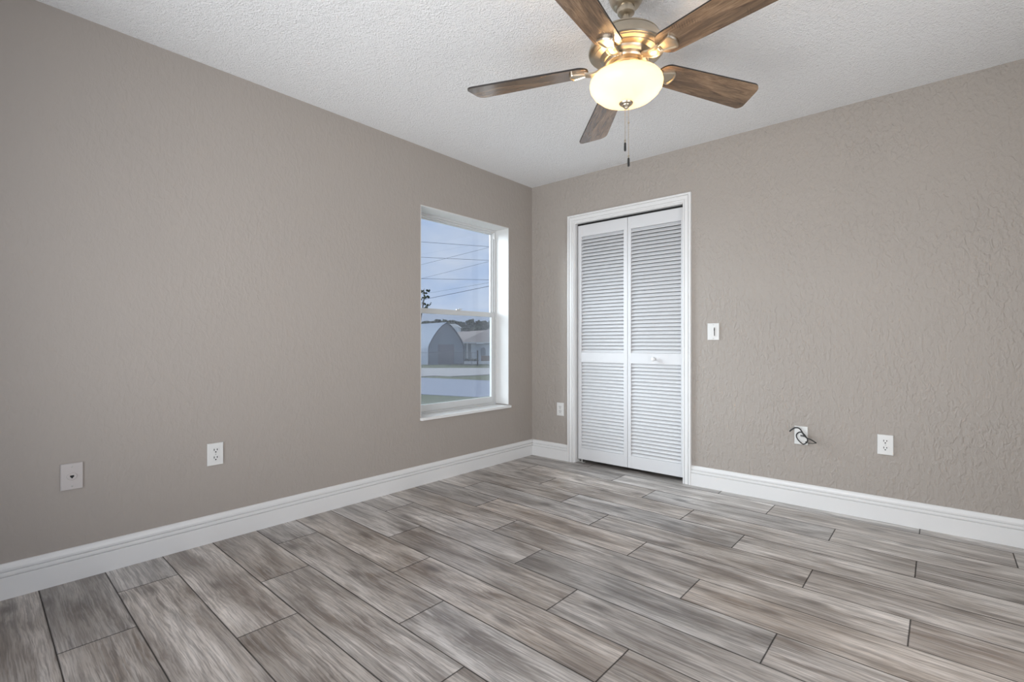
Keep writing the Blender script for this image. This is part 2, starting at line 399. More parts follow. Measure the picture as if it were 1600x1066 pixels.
# plastered white reveal
wpart('reveal', [(-.199, -.001, y1 - .006, y1 + .002, WZ0 + .012, WZ1), (-.199, -.001, y0 - .002, y0 + .006, WZ0 + .012, WZ1), (-.199, -.001, y0 + .006, y1 - .006, WZ1 - .006, WZ1 + .002)], M['reveal'], 0)
s = wpart('window_sill', [(-.150, .022, y0 - .004, y1 + .012, WZ0 - .014, WZ0 + .006)], M['sill'], .003)
fy0, fy1, fz0, fz1 = y0 + .006, y1 - .006, WZ0 + .006, WZ1 - .006
# outer frame with stepped jambs
fr_ = []
for (xa, xb, w) in ((-.160, -.146, .016), (-.195, -.160, .028)):
    fr_ += [(xa, xb, fy0, fy0 + w, fz0, fz1), (xa, xb, fy1 - w, fy1, fz0, fz1), (xa, xb, fy0 + w, fy1 - w, fz1 - w, fz1), (xa, xb, fy0 + w, fy1 - w, fz0, fz0 + w * .9)]
wpart('window_frame', fr_, M['vinyl'])
zm = 1.268
def sash(name, xa, xb, ya, yb, za, zb, st, top, bot, pane_name='pane'):
    s = wpart(name, [(xa, xb, ya, ya + st, za, zb), (xa, xb, yb - st, yb, za, zb), (xa + .001, xb - .001, ya + st, yb - st, za, za + bot), (xa + .001, xb - .001, ya + st, yb - st, zb - top, zb)], M['vinyl'])
    xm = (xa + xb) / 2
    wpart(pane_name, [(xm - .002, xm + .002, ya + st, yb - st, za + bot, zb - top)], M['glass'], 0, s)
    return s
us = sash('upper_sash', -.193, -.176, fy0 + .017, fy1 - .017, zm - .012, fz1 - .014, .022, .022, .030)
ls = sash('lower_sash', -.174, -.150, fy0 + .018, fy1 - .018, fz0 + .015, zm + .020, .034, .040, .052)
wpart('sash_latch', [(-.158, -.140, -.80, -.76, zm + .020, zm + .028), (-.153, -.145, -.775, -.735, zm + .027, zm + .033)], M['vinyl'], .002)
wpart('insect_screen', [(-.1975, -.1965, fy0 + .02, fy1 - .02, fz0 + .02, zm)], M['screen'], 0)
wpart('balance_cover', [(-.158, -.147, fy1 - .024, fy1 - .014, fz1 - .075, fz1 - .02)], M['trim'], .001)

# ------------------------------------------------------------------ wall plates
def plate_base(root, w=.074, h=.114, mat='plate'):
    bm = bmesh.new(); t = .0065
    A = [(-w / 2, 0, -h / 2), (w / 2, 0, -h / 2), (w / 2, 0, h / 2), (-w / 2, 0, h / 2)]
    r = [[bm.verts.new((x * sx, -y, z * sz)) for x, _, z in A] for y, sx, sz in ((0, 1, 1), (.0035, 1, 1), (t, .93, .955))]
    for a, b in zip(r, r[1:]):
        for k in range(4): bm.faces.new((a[k], a[(k + 1) % 4], b[(k + 1) % 4], b[k]))
    bm.faces.new(r[-1]); bm.faces.new(r[0][::-1])
    return fin('wall_plate', bm, M[mat], root)
def screw(root, z):
    bm = bmesh.new(); lathe(bm, [(0, 0), (.0032, 0), (.003, .0014), (0, .0018)], 14)
    o = fin('screw', bm, M['screw'], root, (0, -.0064, z), smooth=True); o.rotation_euler = (PI / 2, 0, 0)
def outlet(loc, rz, label):
    r = tag(empty('electrical_outlet', loc, rz), label, 'electrical outlet')
    plate_base(r)
    for s in (-1, 1):
        bm = bmesh.new(); R_ = .0172
        pts = []
        for k in range(32):
            a = 2 * PI * k / 32; x = R_ * math.cos(a); z = R_ * math.sin(a); pts.append((x, 0, max(-.0145, min(.0145, z)) + s * .0195))
        prism(bm, pts, Vector((0, -.0055, 0)), Vector((0, -.0088, 0)))
        rc = fin('receptacle', bm, M['plate'], r)
        bm = bmesh.new()
        box(bm, -.0086, -.0052, -.0094, -.0080, s * .0195 - .001, s * .0195 + .0092)
        box(bm, .0050, .0084, -.0094, -.0080, s * .0195, s * .0195 + .0085)
        lathe(bm, [(0, 0), (.0034, 0), (.0034, .0014), (0, .0014)], 12)
        for vv in bm.verts:
            if abs(vv.co.x) <= .0036 and vv.co.y > -.005: vv.co = Vector((vv.co.x, -.0080 - vv.co.z, vv.co.y + s * .0195 - .0078))
        fin('slot', bm, M['dark'], rc)['label'] = 'dark plug slots'
    screw(r, 0); return r
LW = PI / 2
outlet((.001, -2.615, .449), LW, 'white duplex outlet low on the window wall, right of the telephone jack')
outlet((.320, -.001, .442), 0, 'white duplex outlet in the narrow wall strip between corner and closet')
outlet((2.587, -.001, .439), 0, 'white duplex outlet low on the right wall, right of the black cable')
# telephone jack
r = tag(empty('telephone_jack', (.001, -3.171, .448), LW), 'wall-coloured telephone jack plate low at the far left of the window wall', 'telephone jack')
plate_base(r, .074, .114, 'plate_grey')
bm = bmesh.new(); lathe(bm, [(0, 0), (.017, 0), (.0165, .002), (.0150, .0025), (.0145, .0015), (0, .0015)], 32)
o = fin('jack_bezel', bm, M['plate_grey'], r, (0, -.0064, 0), smooth=True, angle=30); o.rotation_euler = (PI / 2, 0, 0)
bm = bmesh.new(); prism(bm, [(-.0065, 0, .005), (-.0065, 0, -.001), (-.003, 0, -.004), (-.0015, 0, -.0075), (.0015, 0, -.0075), (.003, 0, -.004), (.0065, 0, -.001), (.0065, 0, .005)], Vector((0, -.007, 0)), Vector((0, -.0092, 0)))
fin('jack_socket', bm, M['dark'], r)['label'] = 'black jack opening'
screw(r, .042); screw(r, -.042)
# dimmer / switch
r = tag(empty('light_switch', (1.626, -.001, 1.100), 0), 'white light switch plate right of the closet casing', 'light switch')
plate_base(r, .080, .118)
bm = bmesh.new(); box(bm, -.0165, .0165, -.0095, -.005, -.033, .033, .001)
fin('switch_bezel', bm, M['plate'], r)
bm = bmesh.new(); prism(bm, [(-.0135, -.0095, -.029), (-.0135, -.0095, .029), (-.0135, -.0155, .029), (-.0135, -.0105, -.029)], Vector((0, 0, 0)), Vector((.019, 0, 0)))
fin('rocker', bm, M['plate'], r)
bm = bmesh.new(); box(bm, .0075, .0120, -.0100, -.0090, -.029, .029)
fin('dimmer_slot', bm, M['dark'], r)['label'] = 'dark dimmer slot'
bm = bmesh.new(); box(bm, .0070, .0125, -.0135, -.0095, .008, .018, .0006)
fin('dimmer_slider', bm, M['black'], r)
screw(r, .048); screw(r, -.048)
# cable pass-through plate and its cable
PX, PZ = 2.165, .441
r = tag(empty('cable_plate', (PX, -.001, PZ), 0), 'white cable pass-through plate behind the black cable on the right wall', 'wall plate')
plate_base(r)
bm = bmesh.new(); lathe(bm, [(.006, 0), (.011, 0), (.011, .004), (.008, .006), (.0045, .006), (.0045, 0)], 24)
o = fin('grommet', bm, M['plate'], r, (0, -.0064, 0), smooth=True, angle=30); o.rotation_euler = (PI / 2, 0, 0)
screw(r, .042); screw(r, -.042)
def cc(x, y, out): return (PX + (x - 585) / 21.3 * .00345, -out, PZ - (y - 530) / 21.3 * .0037)
bm = bmesh.new()
tube(bm, spline([cc(585, 530, .004), cc(600, 530, .018), cc(680, 520, .028), cc(800, 560, .034), cc(835, 650, .040), cc(800, 740, .046), cc(700, 795, .046), cc(600, 745, .040), cc(500, 650, .034), cc(450, 540, .030), cc(490, 440, .030), cc(600, 385, .034), cc(720, 440, .042), cc(830, 560, .050), cc(960, 590, .060), cc(1140, 665, .070)], 8), .0036, 10)
tube(bm, spline([cc(1140, 665, .070), cc(1155, 680, .066), cc(1050, 715, .058), cc(940, 735, .050), cc(860, 738, .044)], 8), .0022, 8)
tube(bm, spline([cc(830, 575, .044), cc(770, 520, .046), cc(700, 430, .046), cc(620, 305, .044), cc(540, 242, .042), cc(430, 238, .042), cc(320, 305, .040), cc(225, 398, .036)], 8), .0042, 10)
tube(bm, [cc(810, 735, .046), cc(805, 690, .046)], .0062, 10)
cb = fin('cable', bm, M['cable'], None, smooth=True)
tag(cb, 'looped black coaxial cable sticking out of its plate on the right wall', 'cable')

# ------------------------------------------------------------------ ceiling fan
FX, FY, BZ = 1.8675, -1.7275, 2.1435
TH0, PITCH, DROOP, TX, TY = 1.0764, -.211, .0228, .0306, -.0192
fan = tag(empty('ceiling_fan', (FX, FY, H)), 'five-blade ceiling fan with dark wood blades, nickel motor and a lit glass bowl', 'ceiling fan')
zf = lambda z: z - H
bm = bmesh.new(); lathe(bm, [(0, 0), (.071, 0), (.072, -.006), (.070, -.016), (.064, -.042), (.054, -.058), (.045, -.066), (.030, -.068), (.030, -.060), (0, -.060)])
fin('canopy', bm, M['nickel'], fan, smooth=True, angle=35)
bm = bmesh.new(); lathe(bm, [(0, -.062), (.034, -.064), (.036, -.076), (.0335, -.090), (.026, -.097), (.014, -.099), (.014, zf(2.235)), (0, zf(2.235))], 32)
fin('downrod', bm, M['nickel'], fan, smooth=True, angle=35)
bm = bmesh.new(); lathe(bm, [(0, zf(2.272)), (.024, zf(2.272)), (.030, zf(2.266)), (.060, zf(2.264)), (.106, zf(2.260)), (.124, zf(2.254)), (.129, zf(2.249)), (.1285, zf(2.2465)), (.1255, zf(2.2455)), (.1255, zf(2.243)), (.131, zf(2.242)), (.140, zf(2.228)),
    (.148, zf(2.205)), (.150, zf(2.196)), (.148, zf(2.190)), (.143, zf(2.188)), (.143, zf(2.185)), (.139, zf(2.183)), (.128, zf(2.180)), (.127, zf(2.177)), (.118, zf(2.175)), (.104, zf(2.172)), (.100, zf(2.166)), (.092, zf(2.161)), (.089, zf(2.158)), (.080, zf(2.156)), (0, zf(2.156))], 72)
fin('motor_housing', bm, M['nickel'], fan, smooth=True, angle=28)
bm = bmesh.new(); lathe(bm, [(0, zf(2.158)), (.082, zf(2.157)), (.084, zf(2.150)), (.080, zf(2.144)), (.066, zf(2.142)), (0, zf(2.142))], 48)
fin('flywheel', bm, M['nickel'], fan, smooth=True, angle=30)
bm = bmesh.new(); lathe(bm, [(0, zf(2.143)), (.058, zf(2.142)), (.060, zf(2.136)), (.056, zf(2.132)), (.056, zf(2.106)), (.064, zf(2.101)), (.084, zf(2.097)), (.086, zf(2.090)), (.080, zf(2.088)), (0, zf(2.088))], 48)
fin('light_kit_housing', bm, M['nickel'], fan, smooth=True, angle=30)
# blades
def blade_outline():
    r0, r1, w0, w1 = .152, .662, .112, .1455; pts = []
    hw = lambda x: (w0 + (w1 - w0) * (x - r0) / (r1 - r0)) / 2
    def corner(cx, cy, rad, a0, a1, n=7):
        for k in range(n + 1):
            a = a0 + (a1 - a0) * k / n; pts.append((cx + rad * math.cos(a), cy + rad * math.sin(a)))
    corner(r0 + .045, -hw(r0) + .045, .045, PI, 1.5 * PI)
    corner(r1 - .052, -hw(r1) + .040, .040, -PI / 2, -.12)
    corner(r1 - .026, hw(r1) - .026, .026, .10, PI / 2)
    corner(r0 + .045, hw(r0) - .045, .045, PI / 2, PI)
    return pts
BO = blade_outline()
bm = bmesh.new()
lo = [bm.verts.new((x, y, -.0035)) for x, y in BO]; hi = [bm.verts.new((x, y, .0035)) for x, y in BO]
bm.faces.new(lo); bm.faces.new(hi[::-1])
for i in range(len(BO)):
    f = bm.faces.new((lo[i], lo[(i + 1) % len(BO)], hi[(i + 1) % len(BO)], hi[i])); f.material_index = 1
bmesh.ops.recalc_face_normals(bm, faces=bm.faces)
bme = bpy.data.meshes.new('fan_blade'); bm.to_mesh(bme); bm.free(); bme.materials.append(M['blade']); bme.materials.append(M['blade_edge'])
# bracket: arm + shield-shaped plate with raised rim on the blade's underside
bm = bmesh.new()
def shield(s, ox=0):
    P = []
    half = spline([(.170, 0, 0), (.171, .010, 0), (.180, .0165, 0), (.205, .0245, 0), (.232, .0325, 0), (.243, .0335, 0), (.249, .029, 0), (.256, .014, 0), (.2585, 0, 0)], 4)
    half = [(.152 + (p.x - .170) * .90, p.y) for p in half]
    raw = half + [(x, -y) for x, y in half[1:-1][::-1]]
    for x, y in raw: P.append((.196 + (x - .196) * s, y * s, 0))
    return P
prism(bm, shield(1.0), Vector((0, 0, -.0036)), Vector((0, 0, -.0105)))
o_, i_ = shield(1.0), shield(.80)
a = [bm.verts.new(Vector(p) + Vector((0, 0, -.0105))) for p in o_]; b = [bm.verts.new(Vector(p) + Vector((0, 0, -.0155))) for p in shield(.94)]
c_ = [bm.verts.new(Vector(p) + Vector((0, 0, -.0155))) for p in shield(.84)]; d_ = [bm.verts.new(Vector(p) + Vector((0, 0, -.0105))) for p in shield(.78)]
for A_, B_ in ((a, b), (b, c_), (c_, d_)):
    for k in range(len(A_)): bm.faces.new((A_[k], A_[(k + 1) % len(A_)], B_[(k + 1) % len(A_)], B_[k]))
# two-rib arm reaching in to the flywheel
path = spline([(.166, 0, -.010), (.142, 0, -.015), (.118, 0, -.012), (.096, 0, -.002), (.074, 0, .005)], 6)
rg_ = []
for i, p in enumerate(path):
    t = i / (len(path) - 1); w = .021 * (1 - t) + .013 * t + .004 * math.sin(t * PI); h = .0055
    rg_.append([bm.verts.new((p.x, p.y + dy * w, p.z + dz * h)) for dy, dz in ((-1, -.6), (-.55, -1), (-.35, -.5), (.35, -.5), (.55, -1), (1, -.6), (1, .8), (-1, .8))])
for A_, B_ in zip(rg_, rg_[1:]):
    for k in range(8): bm.faces.new((A_[k], A_[(k + 1) % 8], B_[(k + 1) % 8], B_[k]))
bm.faces.new(rg_[0]); bm.faces.new(rg_[-1][::-1])
bmesh.ops.recalc_face_normals(bm, faces=bm.faces)
kme = bpy.data.meshes.new('blade_bracket'); bm.to_mesh(kme); bm.free(); kme.materials.append(M['nickel'])
for p in kme.polygons: p.use_smooth = True
kme.set_sharp_from_angle(angle=math.radians(32))
for i in range(5):
    b = bpy.data.objects.new('fan_blade', bme); COL.objects.link(b); b.parent = fan
    b.location = (0, 0, BZ - H)
    b.rotation_mode = 'XYZ'
    a = TH0 + i * 2 * PI / 5; K_ = Vector((0, 0, 1))
    u_ = Vector((math.cos(a), math.sin(a), 0)) * math.cos(DROOP) - K_ * math.sin(DROOP)
    w_ = Vector((-math.sin(a), math.cos(a), 0)) * math.cos(PITCH) + K_ * math.sin(PITCH)
    u_ = (u_ + K_ * (u_.x * TX + u_.y * TY)).normalized(); w_ = w_ + K_ * (w_.x * TX + w_.y * TY)
    w_ = (w_ - u_ * w_.dot(u_)).normalized(); z_ = u_.cross(w_)
    b.rotation_euler = Matrix((u_, w_, z_)).transposed().to_euler()
    k = bpy.data.objects.new('blade_bracket', kme); COL.objects.link(k); k.parent = b
    k['label'] = 'nickel shield-shaped blade bracket'
# glass bowl
prof = [(.128, 2.089), (.135, 2.087), (.1425, 2.077), (.1450, 2.064), (.1415, 2.048), (.130, 2.030), (.108, 2.011), (.078, 1.997), (.045, 1.990), (.012, 1.988)]
inn = [(r - .004, z + .003) for r, z in prof[::-1]]; inn[0] = (.012, 1.993)
bm = bmesh.new(); lathe(bm, [(r, zf(z)) for r, z in prof + inn + [prof[0]]], 72)
o = fin('lamp_shade', bm, M['lampglass'], fan, smooth=True); o['label'] = 'glowing frosted glass bowl'
bm = bmesh.new(); lathe(bm, [(0, zf(1.998)), (.027, zf(1.996)), (.028, zf(1.989)), (.025, zf(1.984)), (.018, zf(1.981)), (.0165, zf(1.977)), (.011, zf(1.973)), (.007, zf(1.967)), (0, zf(1.965))], 32)
fin('finial', bm, M['nickel'], fan, smooth=True, angle=30)
def chain(dx, dy, zb, fl, beads):
    bm = bmesh.new()
    tube(bm, [(dx, dy, zf(1.968)), (dx, dy, zf(zb + fl))], .0010, 6)
    z = 1.966
    while z > zb + fl:
        lathe(bm, [(0, .0016), (.0016, 0), (0, -.0016)], 6, (dx, dy, zf(z))); z -= .0042
    for bz in beads: lathe(bm, [(0, .005), (.0035, .003), (.0035, -.003), (0, -.005)], 8, (dx, dy, zf(bz)))
    c = fin('pull_chain', bm, M['nickel'], fan)
    bm = bmesh.new(); lathe(bm, [(0, fl), (.0022, fl), (.0042, fl - .004), (.0045, .006), (.0035, .001), (0, 0)], 12, (dx, dy, zf(zb)))
    fin('pull_fob', bm, M['black'], c, smooth=True, angle=40)['label'] = 'dark cylindrical pull fob'
v_ = RT
chain(-.004 * v_.x, -.004 * v_.y, 1.795, .036, [1.838])
chain(.010 * v_.x, .010 * v_.y, 1.733, .036, [1.910, 1.776])
# bulbs of the fan light
for k in range(2):
    a = k * PI + .6
    l = bpy.data.lights.new('fan_bulb', 'POINT'); l.energy = 2.6; l.color = (1.0, .71, .41); l.shadow_soft_size = .022
    o = bpy.data.objects.new('fan_bulb', l); COL.objects.link(o); o.parent = fan; o.location = (.082 * math.cos(a), .082 * math.sin(a), zf(2.058))

# ------------------------------------------------------------------ outdoors
GZ = -1.60
def E(px, Z, z=GZ): 
    p = CAM + RT * ((px - 800) / 770 * Z) + FW * Z; return Vector((p.x, p.y, z))
def matc(name, a, b, scale, rough=.9, bump=0):
    q = N(name); f = q.noise(q.obj(), scale, 4, .6); q.base(q.mix(f, a + (1,), b + (1,)), rough, spec=.1)
    if bump: q.bump(f, .6, bump)
    return q.m
M['lawn'] = matc('lawn_grass', (.055, .07, .035), (.12, .125, .075), .8)
M['road'] = matc('road_asphalt', (.19, .21, .265), (.22, .24, .295), .5)
M['sand'] = matc('sandy_drive', (.25, .24, .24), (.35, .34, .34), .6)
M['barn_end'] = matc('barn_end_steel', (.27, .305, .365), (.30, .335, .395), .3)
M['barn_roof'] = matc('barn_roof_steel', (.13, .155, .20), (.15, .175, .225), .3, .7)
M['shingle'] = matc('brown_shingles', (.235, .200, .185), (.29, .25, .235), 1.5)
M['stucco'] = matc('pale_stucco', (.74, .80, .88), (.78, .84, .90), .6)
M['white_out'] = matc('white_exterior_paint', (.88, .89, .90), (.92, .93, .94), .8)
M['pane_out'] = matc('far_window_glass', (.20, .24, .30), (.26, .30, .36), .5, .3)
M['brick'] = matc('brown_brick', (.14, .085, .065), (.22, .14, .11), 4)
M['leaf'] = matc('pine_foliage', (.022, .036, .016), (.055, .07, .045), .9)
M['leaf2'] = matc('bluish_foliage', (.030, .045, .038), (.06, .075, .06), .9)
M['bark'] = matc('grey_bark', (.09, .075, .06), (.16, .13, .11), 3)
M['wire'] = plain('power_line_wire', (.07, .08, .11), .9, spec=0)
M['post'] = plain('dark_fence_post', (.03, .03, .035), .6)
M['fence'] = plain('galvanised_fence', (.09, .10, .12), .6)
bm = bmesh.new(); box(bm, -3.2, -.2, -9, 9, -.5, -.30)  # unseen reflector added below the window, throws daylight up onto the ceiling
struct(fin('bounce_slab', bm, matc('pale_bounce_slab', (.60, .60, .58), (.70, .70, .68), 2)), 'unseen pale slab added to bounce daylight up through the window', 'light reflector')
# lawn: pad near the house that falls to the level of the road
bm = bmesh.new()
xs = [-.2, -4, -9, -14, -30, -60, -120, -220]; zs = [-.35, -.42, -1.0, GZ, GZ, GZ, GZ, GZ]
ys = [-60, -30, -10, 0, 10, 30, 60, 110, 170, 240]
g = [[bm.verts.new((x, y, z)) for y in ys] for x, z in zip(xs, zs)]
for a, b in zip(g, g[1:]):
    for k in range(len(ys) - 1): bm.faces.new((a[k], a[k + 1], b[k + 1], b[k]))
struct(fin('lawn', bm, M['lawn']), 'green lawn outside the window', 'lawn')
def strip(name, pts, z, mat, label, cat):
    bm = bmesh.new(); prism(bm, [Vector((p.x, p.y, z)) for p in pts], Vector((0, 0, 0)), Vector((0, 0, -.15)))
    struct(fin(name, bm, mat), label, cat)
def ext(pa, Za, pb, Zb, s0, s1):
    A, B = E(pa, Za), E(pb, Zb); return A + (B - A) * s0, A + (B - A) * s1
a, b = ext(660, 24.8, 765, 23.3, -5, 9); c, d = ext(660, 36.5, 765, 33.6, -4, 7)
strip('road', [a, b, d, c], GZ + .03, M['road'], 'pale grey street beyond the lawn', 'road')
a, b = ext(645, 37.2, 765, 39.8, -3, 3); c, d = ext(660, 50.0, 765, 50.0, -3, 3)
# wavy near edge on the sand
pts = [a + (b - a) * (k / 24) + FW * (random.uniform(-.9, .9)) for k in range(25)] + [d, c]
strip('sand_drive', pts, GZ + .05, M['sand'], 'pale sandy strip across the street', 'driveway')

# quonset barn: gothic-arch end wall facing right, long curved steel roof going back to the left
bc = E(697.0, 60.0)                                 # middle of the end wall
bw, bh, bl = 5.0, 5.05, 14.0
ud = (RT * .80 + FW * .60).normalized()            # across the end wall
ld = (-RT * .60 + FW * .80).normalized()           # along the barn, away from the viewer
def arch(s=1.0, n=14):
    P = []
    for k in range(n + 1):
        t = k / n; z = bh * s * t; u = max(0, (t - .40) / .60); x = bw / 2 * s * (1 - u ** 1.25) ** .72 * (1 - .02 * t)
        P.append((x, z))
    return P
prf = arch(); full = [(-x, z) for x, z in prf] + [(x, z) for x, z in prf[::-1][1:]]
barn = tag(empty('barn', bc), 'arched steel barn with a blue-grey end wall across the street', 'barn')
bm = bmesh.new(); prism(bm, [ud * x + Vector((0, 0, z)) for x, z in full], Vector((0, 0, 0)), ld * .15)
fin('end_wall', bm, M['barn_end'], barn)
bm = bmesh.new()
sh = [(x * 1.02, z * 1.01) for x, z in full]; si = [(x * .985, z * .99) for x, z in full]
o1 = [[bm.verts.new(ud * x + Vector((0, 0, z)) + ld * l) for x, z in p] for p, l in ((sh, -.2), (sh, bl), (si, bl), (si, -.2))]
for A_, B_ in ((o1[0], o1[1]), (o1[1], o1[2]), (o1[2], o1[3]), (o1[3], o1[0])):
    for k in range(len(A_) - 1): bm.faces.new((A_[k], A_[k + 1], B_[k + 1], B_[k]))
fin('arched_roof', bm, M['barn_roof'], barn, smooth=True, angle=60)
bm = bmesh.new(); box(bm, -1.1, 1.1, -.03, .03, 0, 2.4); 
for vv in bm.verts: vv.co = ud * vv.co.x + Vector((0, 0, vv.co.z)) - ld * (.03 - vv.co.y * .5)
fin('barn_door', bm, matc('barn_door_steel', (.20, .20, .24), (.225, .225, .265), .4), barn)

# pale small outbuilding peeking out behind the barn
oc = E(709, 84.0)
shed = tag(empty('outbuilding', oc), 'pale outbuilding with a light roof peeking out right behind the barn top', 'building')
bm = bmesh.new(); box(bm, -1.6, 1.0, -2, 2, 0, 5.2); fin('wall', bm, M['stucco'], shed)
bm = bmesh.new(); prism(bm, [(-1.9, 0, 5.2), (1.2, 0, 5.2), (.4, 0, 5.75), (-1.2, 0, 5.75)], Vector((0, -2.2, 0)), Vector((0, 2.2, 0))); fin('roof', bm, M['white_out'], shed)
shed.rotation_euler = (0, 0, math.atan2(RT.y, RT.x))

# house across the street
hc = E(722, 67.5); hr = math.atan2(RT.y, RT.x)
house = tag(empty('house', hc, hr), 'pale single-storey house with a brown hipped roof across the street', 'house')
k_ = 67.5 / 770.
def hx(px): return (px - 722) * k_
def hz(py): return (535.5 - py) * k_ + 1.0235 - GZ
bm = bmesh.new(); box(bm, hx(736), hx(900), 0, 10, 0, hz(537.5)); fin('wall', bm, M['stucco'], house)
bm = bmesh.new(); box(bm, hx(722.5), hx(736), 2.4, 2.6, 0, hz(537.5)); fin('porch_wall', bm, M['pane_out'], house)
bm = bmesh.new()
ez = hz(535.2); rx0, rx1 = hx(719), hx(904); ry0, ry1 = -.5, 10.5
B = [bm.verts.new(p) for p in ((rx0, ry0, ez), (rx1, ry0, ez), (rx1, ry1, ez), (rx0, ry1, ez))]
Tt = [bm.verts.new((hx(800), 5, hz(494))), bm.verts.new((hx(840), 5, hz(494)))]
mlow = [bm.verts.new((hx(712), 6.5, hz(516.5)))]
bm.faces.new((B[0], B[1], Tt[1], Tt[0])); bm.faces.new((B[1], B[2], Tt[1])); bm.faces.new((B[2], B[3], Tt[0], Tt[1])); bm.faces.new((B[3], B[0], Tt[0])); bm.faces.new(B[::-1])
# lower wing roof that carries on to the left behind the barn
W0 = [bm.verts.new(p) for p in ((hx(700), ry0 + .3, ez), (hx(745), ry0 + .3, ez), (hx(768), 6.5, hz(513.5)), (hx(708), 6, hz(517)), (hx(700), 9, ez), (hx(760), 9, ez))]
bm.faces.new((W0[0], W0[1], W0[2], W0[3])); bm.faces.new((W0[3], W0[2], W0[5], W0[4])); bm.faces.new((W0[0], W0[3], W0[4])); bm.faces.new((W0[1], W0[5], W0[2]))
rf = fin('roof', bm, M['shingle'], house)
bm = bmesh.new(); box(bm, hx(719), hx(904), ry0 - .12, ry0 + .02, hz(536.6), hz(534.9)); fin('fascia', bm, M['white_out'], house)
for px, w in ((724, .9), (730, .9)):
    bm = bmesh.new(); box(bm, hx(px) - w * k_, hx(px) + w * k_, -.15, .15, hz(566), hz(536.5)); fin('column', bm, M['white_out'], house)
bm = bmesh.new(); box(bm, hx(736.2), hx(736.9), -.1, 0, 0, hz(537.5)); fin('corner_trim', bm, M['white_out'], house)
def arched(px, w, z0, z1):
    f = bmesh.new(); P = [(hx(px) - w, 0, z0), (hx(px) + w, 0, z0)] + [(hx(px) + w * math.cos(PI * k / 10), 0, z1 - w + w * math.sin(PI * k / 10)) for k in range(11)]
    prism(f, P, Vector((0, -.05, 0)), Vector((0, .02, 0))); return fin('window', f, M['pane_out'], house)
arched(755, .32, hz(556), hz(543)); arched(800, .6, hz(556), hz(543))
bm = bmesh.new(); box(bm, hx(722), hx(900), -.9, -.75, 0, hz(565)); fin('porch_base', bm, M['white_out'], house)
bk = E(766, 62.6); bm = bmesh.new(); box(bm, -1.15, 1.6, -.15, .15, 0, .95, .02)
o = fin('brick_planter', bm, M['brick']); o.location = bk; o.rotation_euler = (0, 0, hr)
tag(o, 'dark brick garden wall in front of the house wall', 'garden wall')
def blob(bm, c, r, sq=1.0, seed=0, sub=3, amp=.35):
    vs = bmesh.ops.create_icosphere(bm, subdivisions=sub, radius=1)['verts']
    for w in vs:
        d = w.co.normalized(); n = noise.noise(d * 2.1 + Vector((seed * 3.1, seed, 0))) + .6 * noise.noise(d * 5.3 + Vector((seed, 7, 0))) + .35 * noise.noise(d * 11 + Vector((1, seed, 9)))
        w.co = Vector(c) + Vector((d.x, d.y, d.z * sq)) * r * (1 + amp * n)
bs = E(739.5, 62.8); bm = bmesh.new()
for k in range(4): blob(bm, (-.9 + k * .42, 0, .28), .34, .9, k, 2)
o = fin('hedge', bm, M['leaf2'], smooth=True); o.location = bs + Vector((0, 0, .55)); o.rotation_euler = (0, 0, hr)
for vv in o.data.vertices: vv.co.z -= .55 * 0
o.location = bs
tag(o, 'low dark hedge beside the brick garden wall', 'hedge')

bm = bmesh.new(); box(bm, 0, 6.5, -.12, .12, 0, .36, .01)
o = fin('low_wall', bm, M['white_out']); o.location = E(725, 60.0); o.rotation_euler = (0, 0, hr)
tag(o, 'low white garden wall along the grass in front of the house', 'garden wall')
# fence: gate post and chain link in front of the barn
fp = E(746.2, 55.7)
o_ = tag(empty('chain_link_fence', E(660, 56.0), hr), 'grey chain-link fence with thin posts in front of the barn', 'fence')
kz = 56 / 770.
bm = bmesh.new()
for z in (hz(551) * 0 + 1.50, .08): tube(bm, [(-14, 0, z), (84 * kz, 0, z)], .022, 6)
fin('rail', bm, M['fence'], o_)
q = N('chain_link_mesh'); q.base((.10, .11, .125), .6); X, Y, Z = q.sep(q.obj())
d1 = q.math('ABSOLUTE', q.math('SINE', q.math('MULTIPLY', q.math('ADD', X, Z), 44))); d2 = q.math('ABSOLUTE', q.math('SINE', q.math('MULTIPLY', q.math('SUBTRACT', X, Z), 44)))
al = q.math('LESS_THAN', q.math('MINIMUM', d1, d2), .10); q.set(q.b.inputs['Alpha'], al)
bm = bmesh.new(); box(bm, -14, 84 * kz, -.004, .004, .08, 1.5); fin('mesh_panel', bm, q.m, o_)
for i in range(9):
    bm = bmesh.new(); tube(bm, [(0, 0, 0), (0, 0, 1.56)], .03, 6)
    fin('post', bm, M['fence'], o_, (-14 + i * 2.45, 0, 0))
bm = bmesh.new(); box(bm, -.075, .075, -.075, .075, 0, 1.70, .01); prism(bm, [(-.09, -.09, 1.70), (.09, -.09, 1.70), (.09, .09, 1.70), (-.09, .09, 1.70)], Vector((0, 0, 0)), Vector((0, 0, .05)))
o = fin('gate_post', bm, M['post']); o.location = fp; o.rotation_euler = (0, 0, hr); tag(o, 'black gate post at the end of the chain-link fence', 'post')

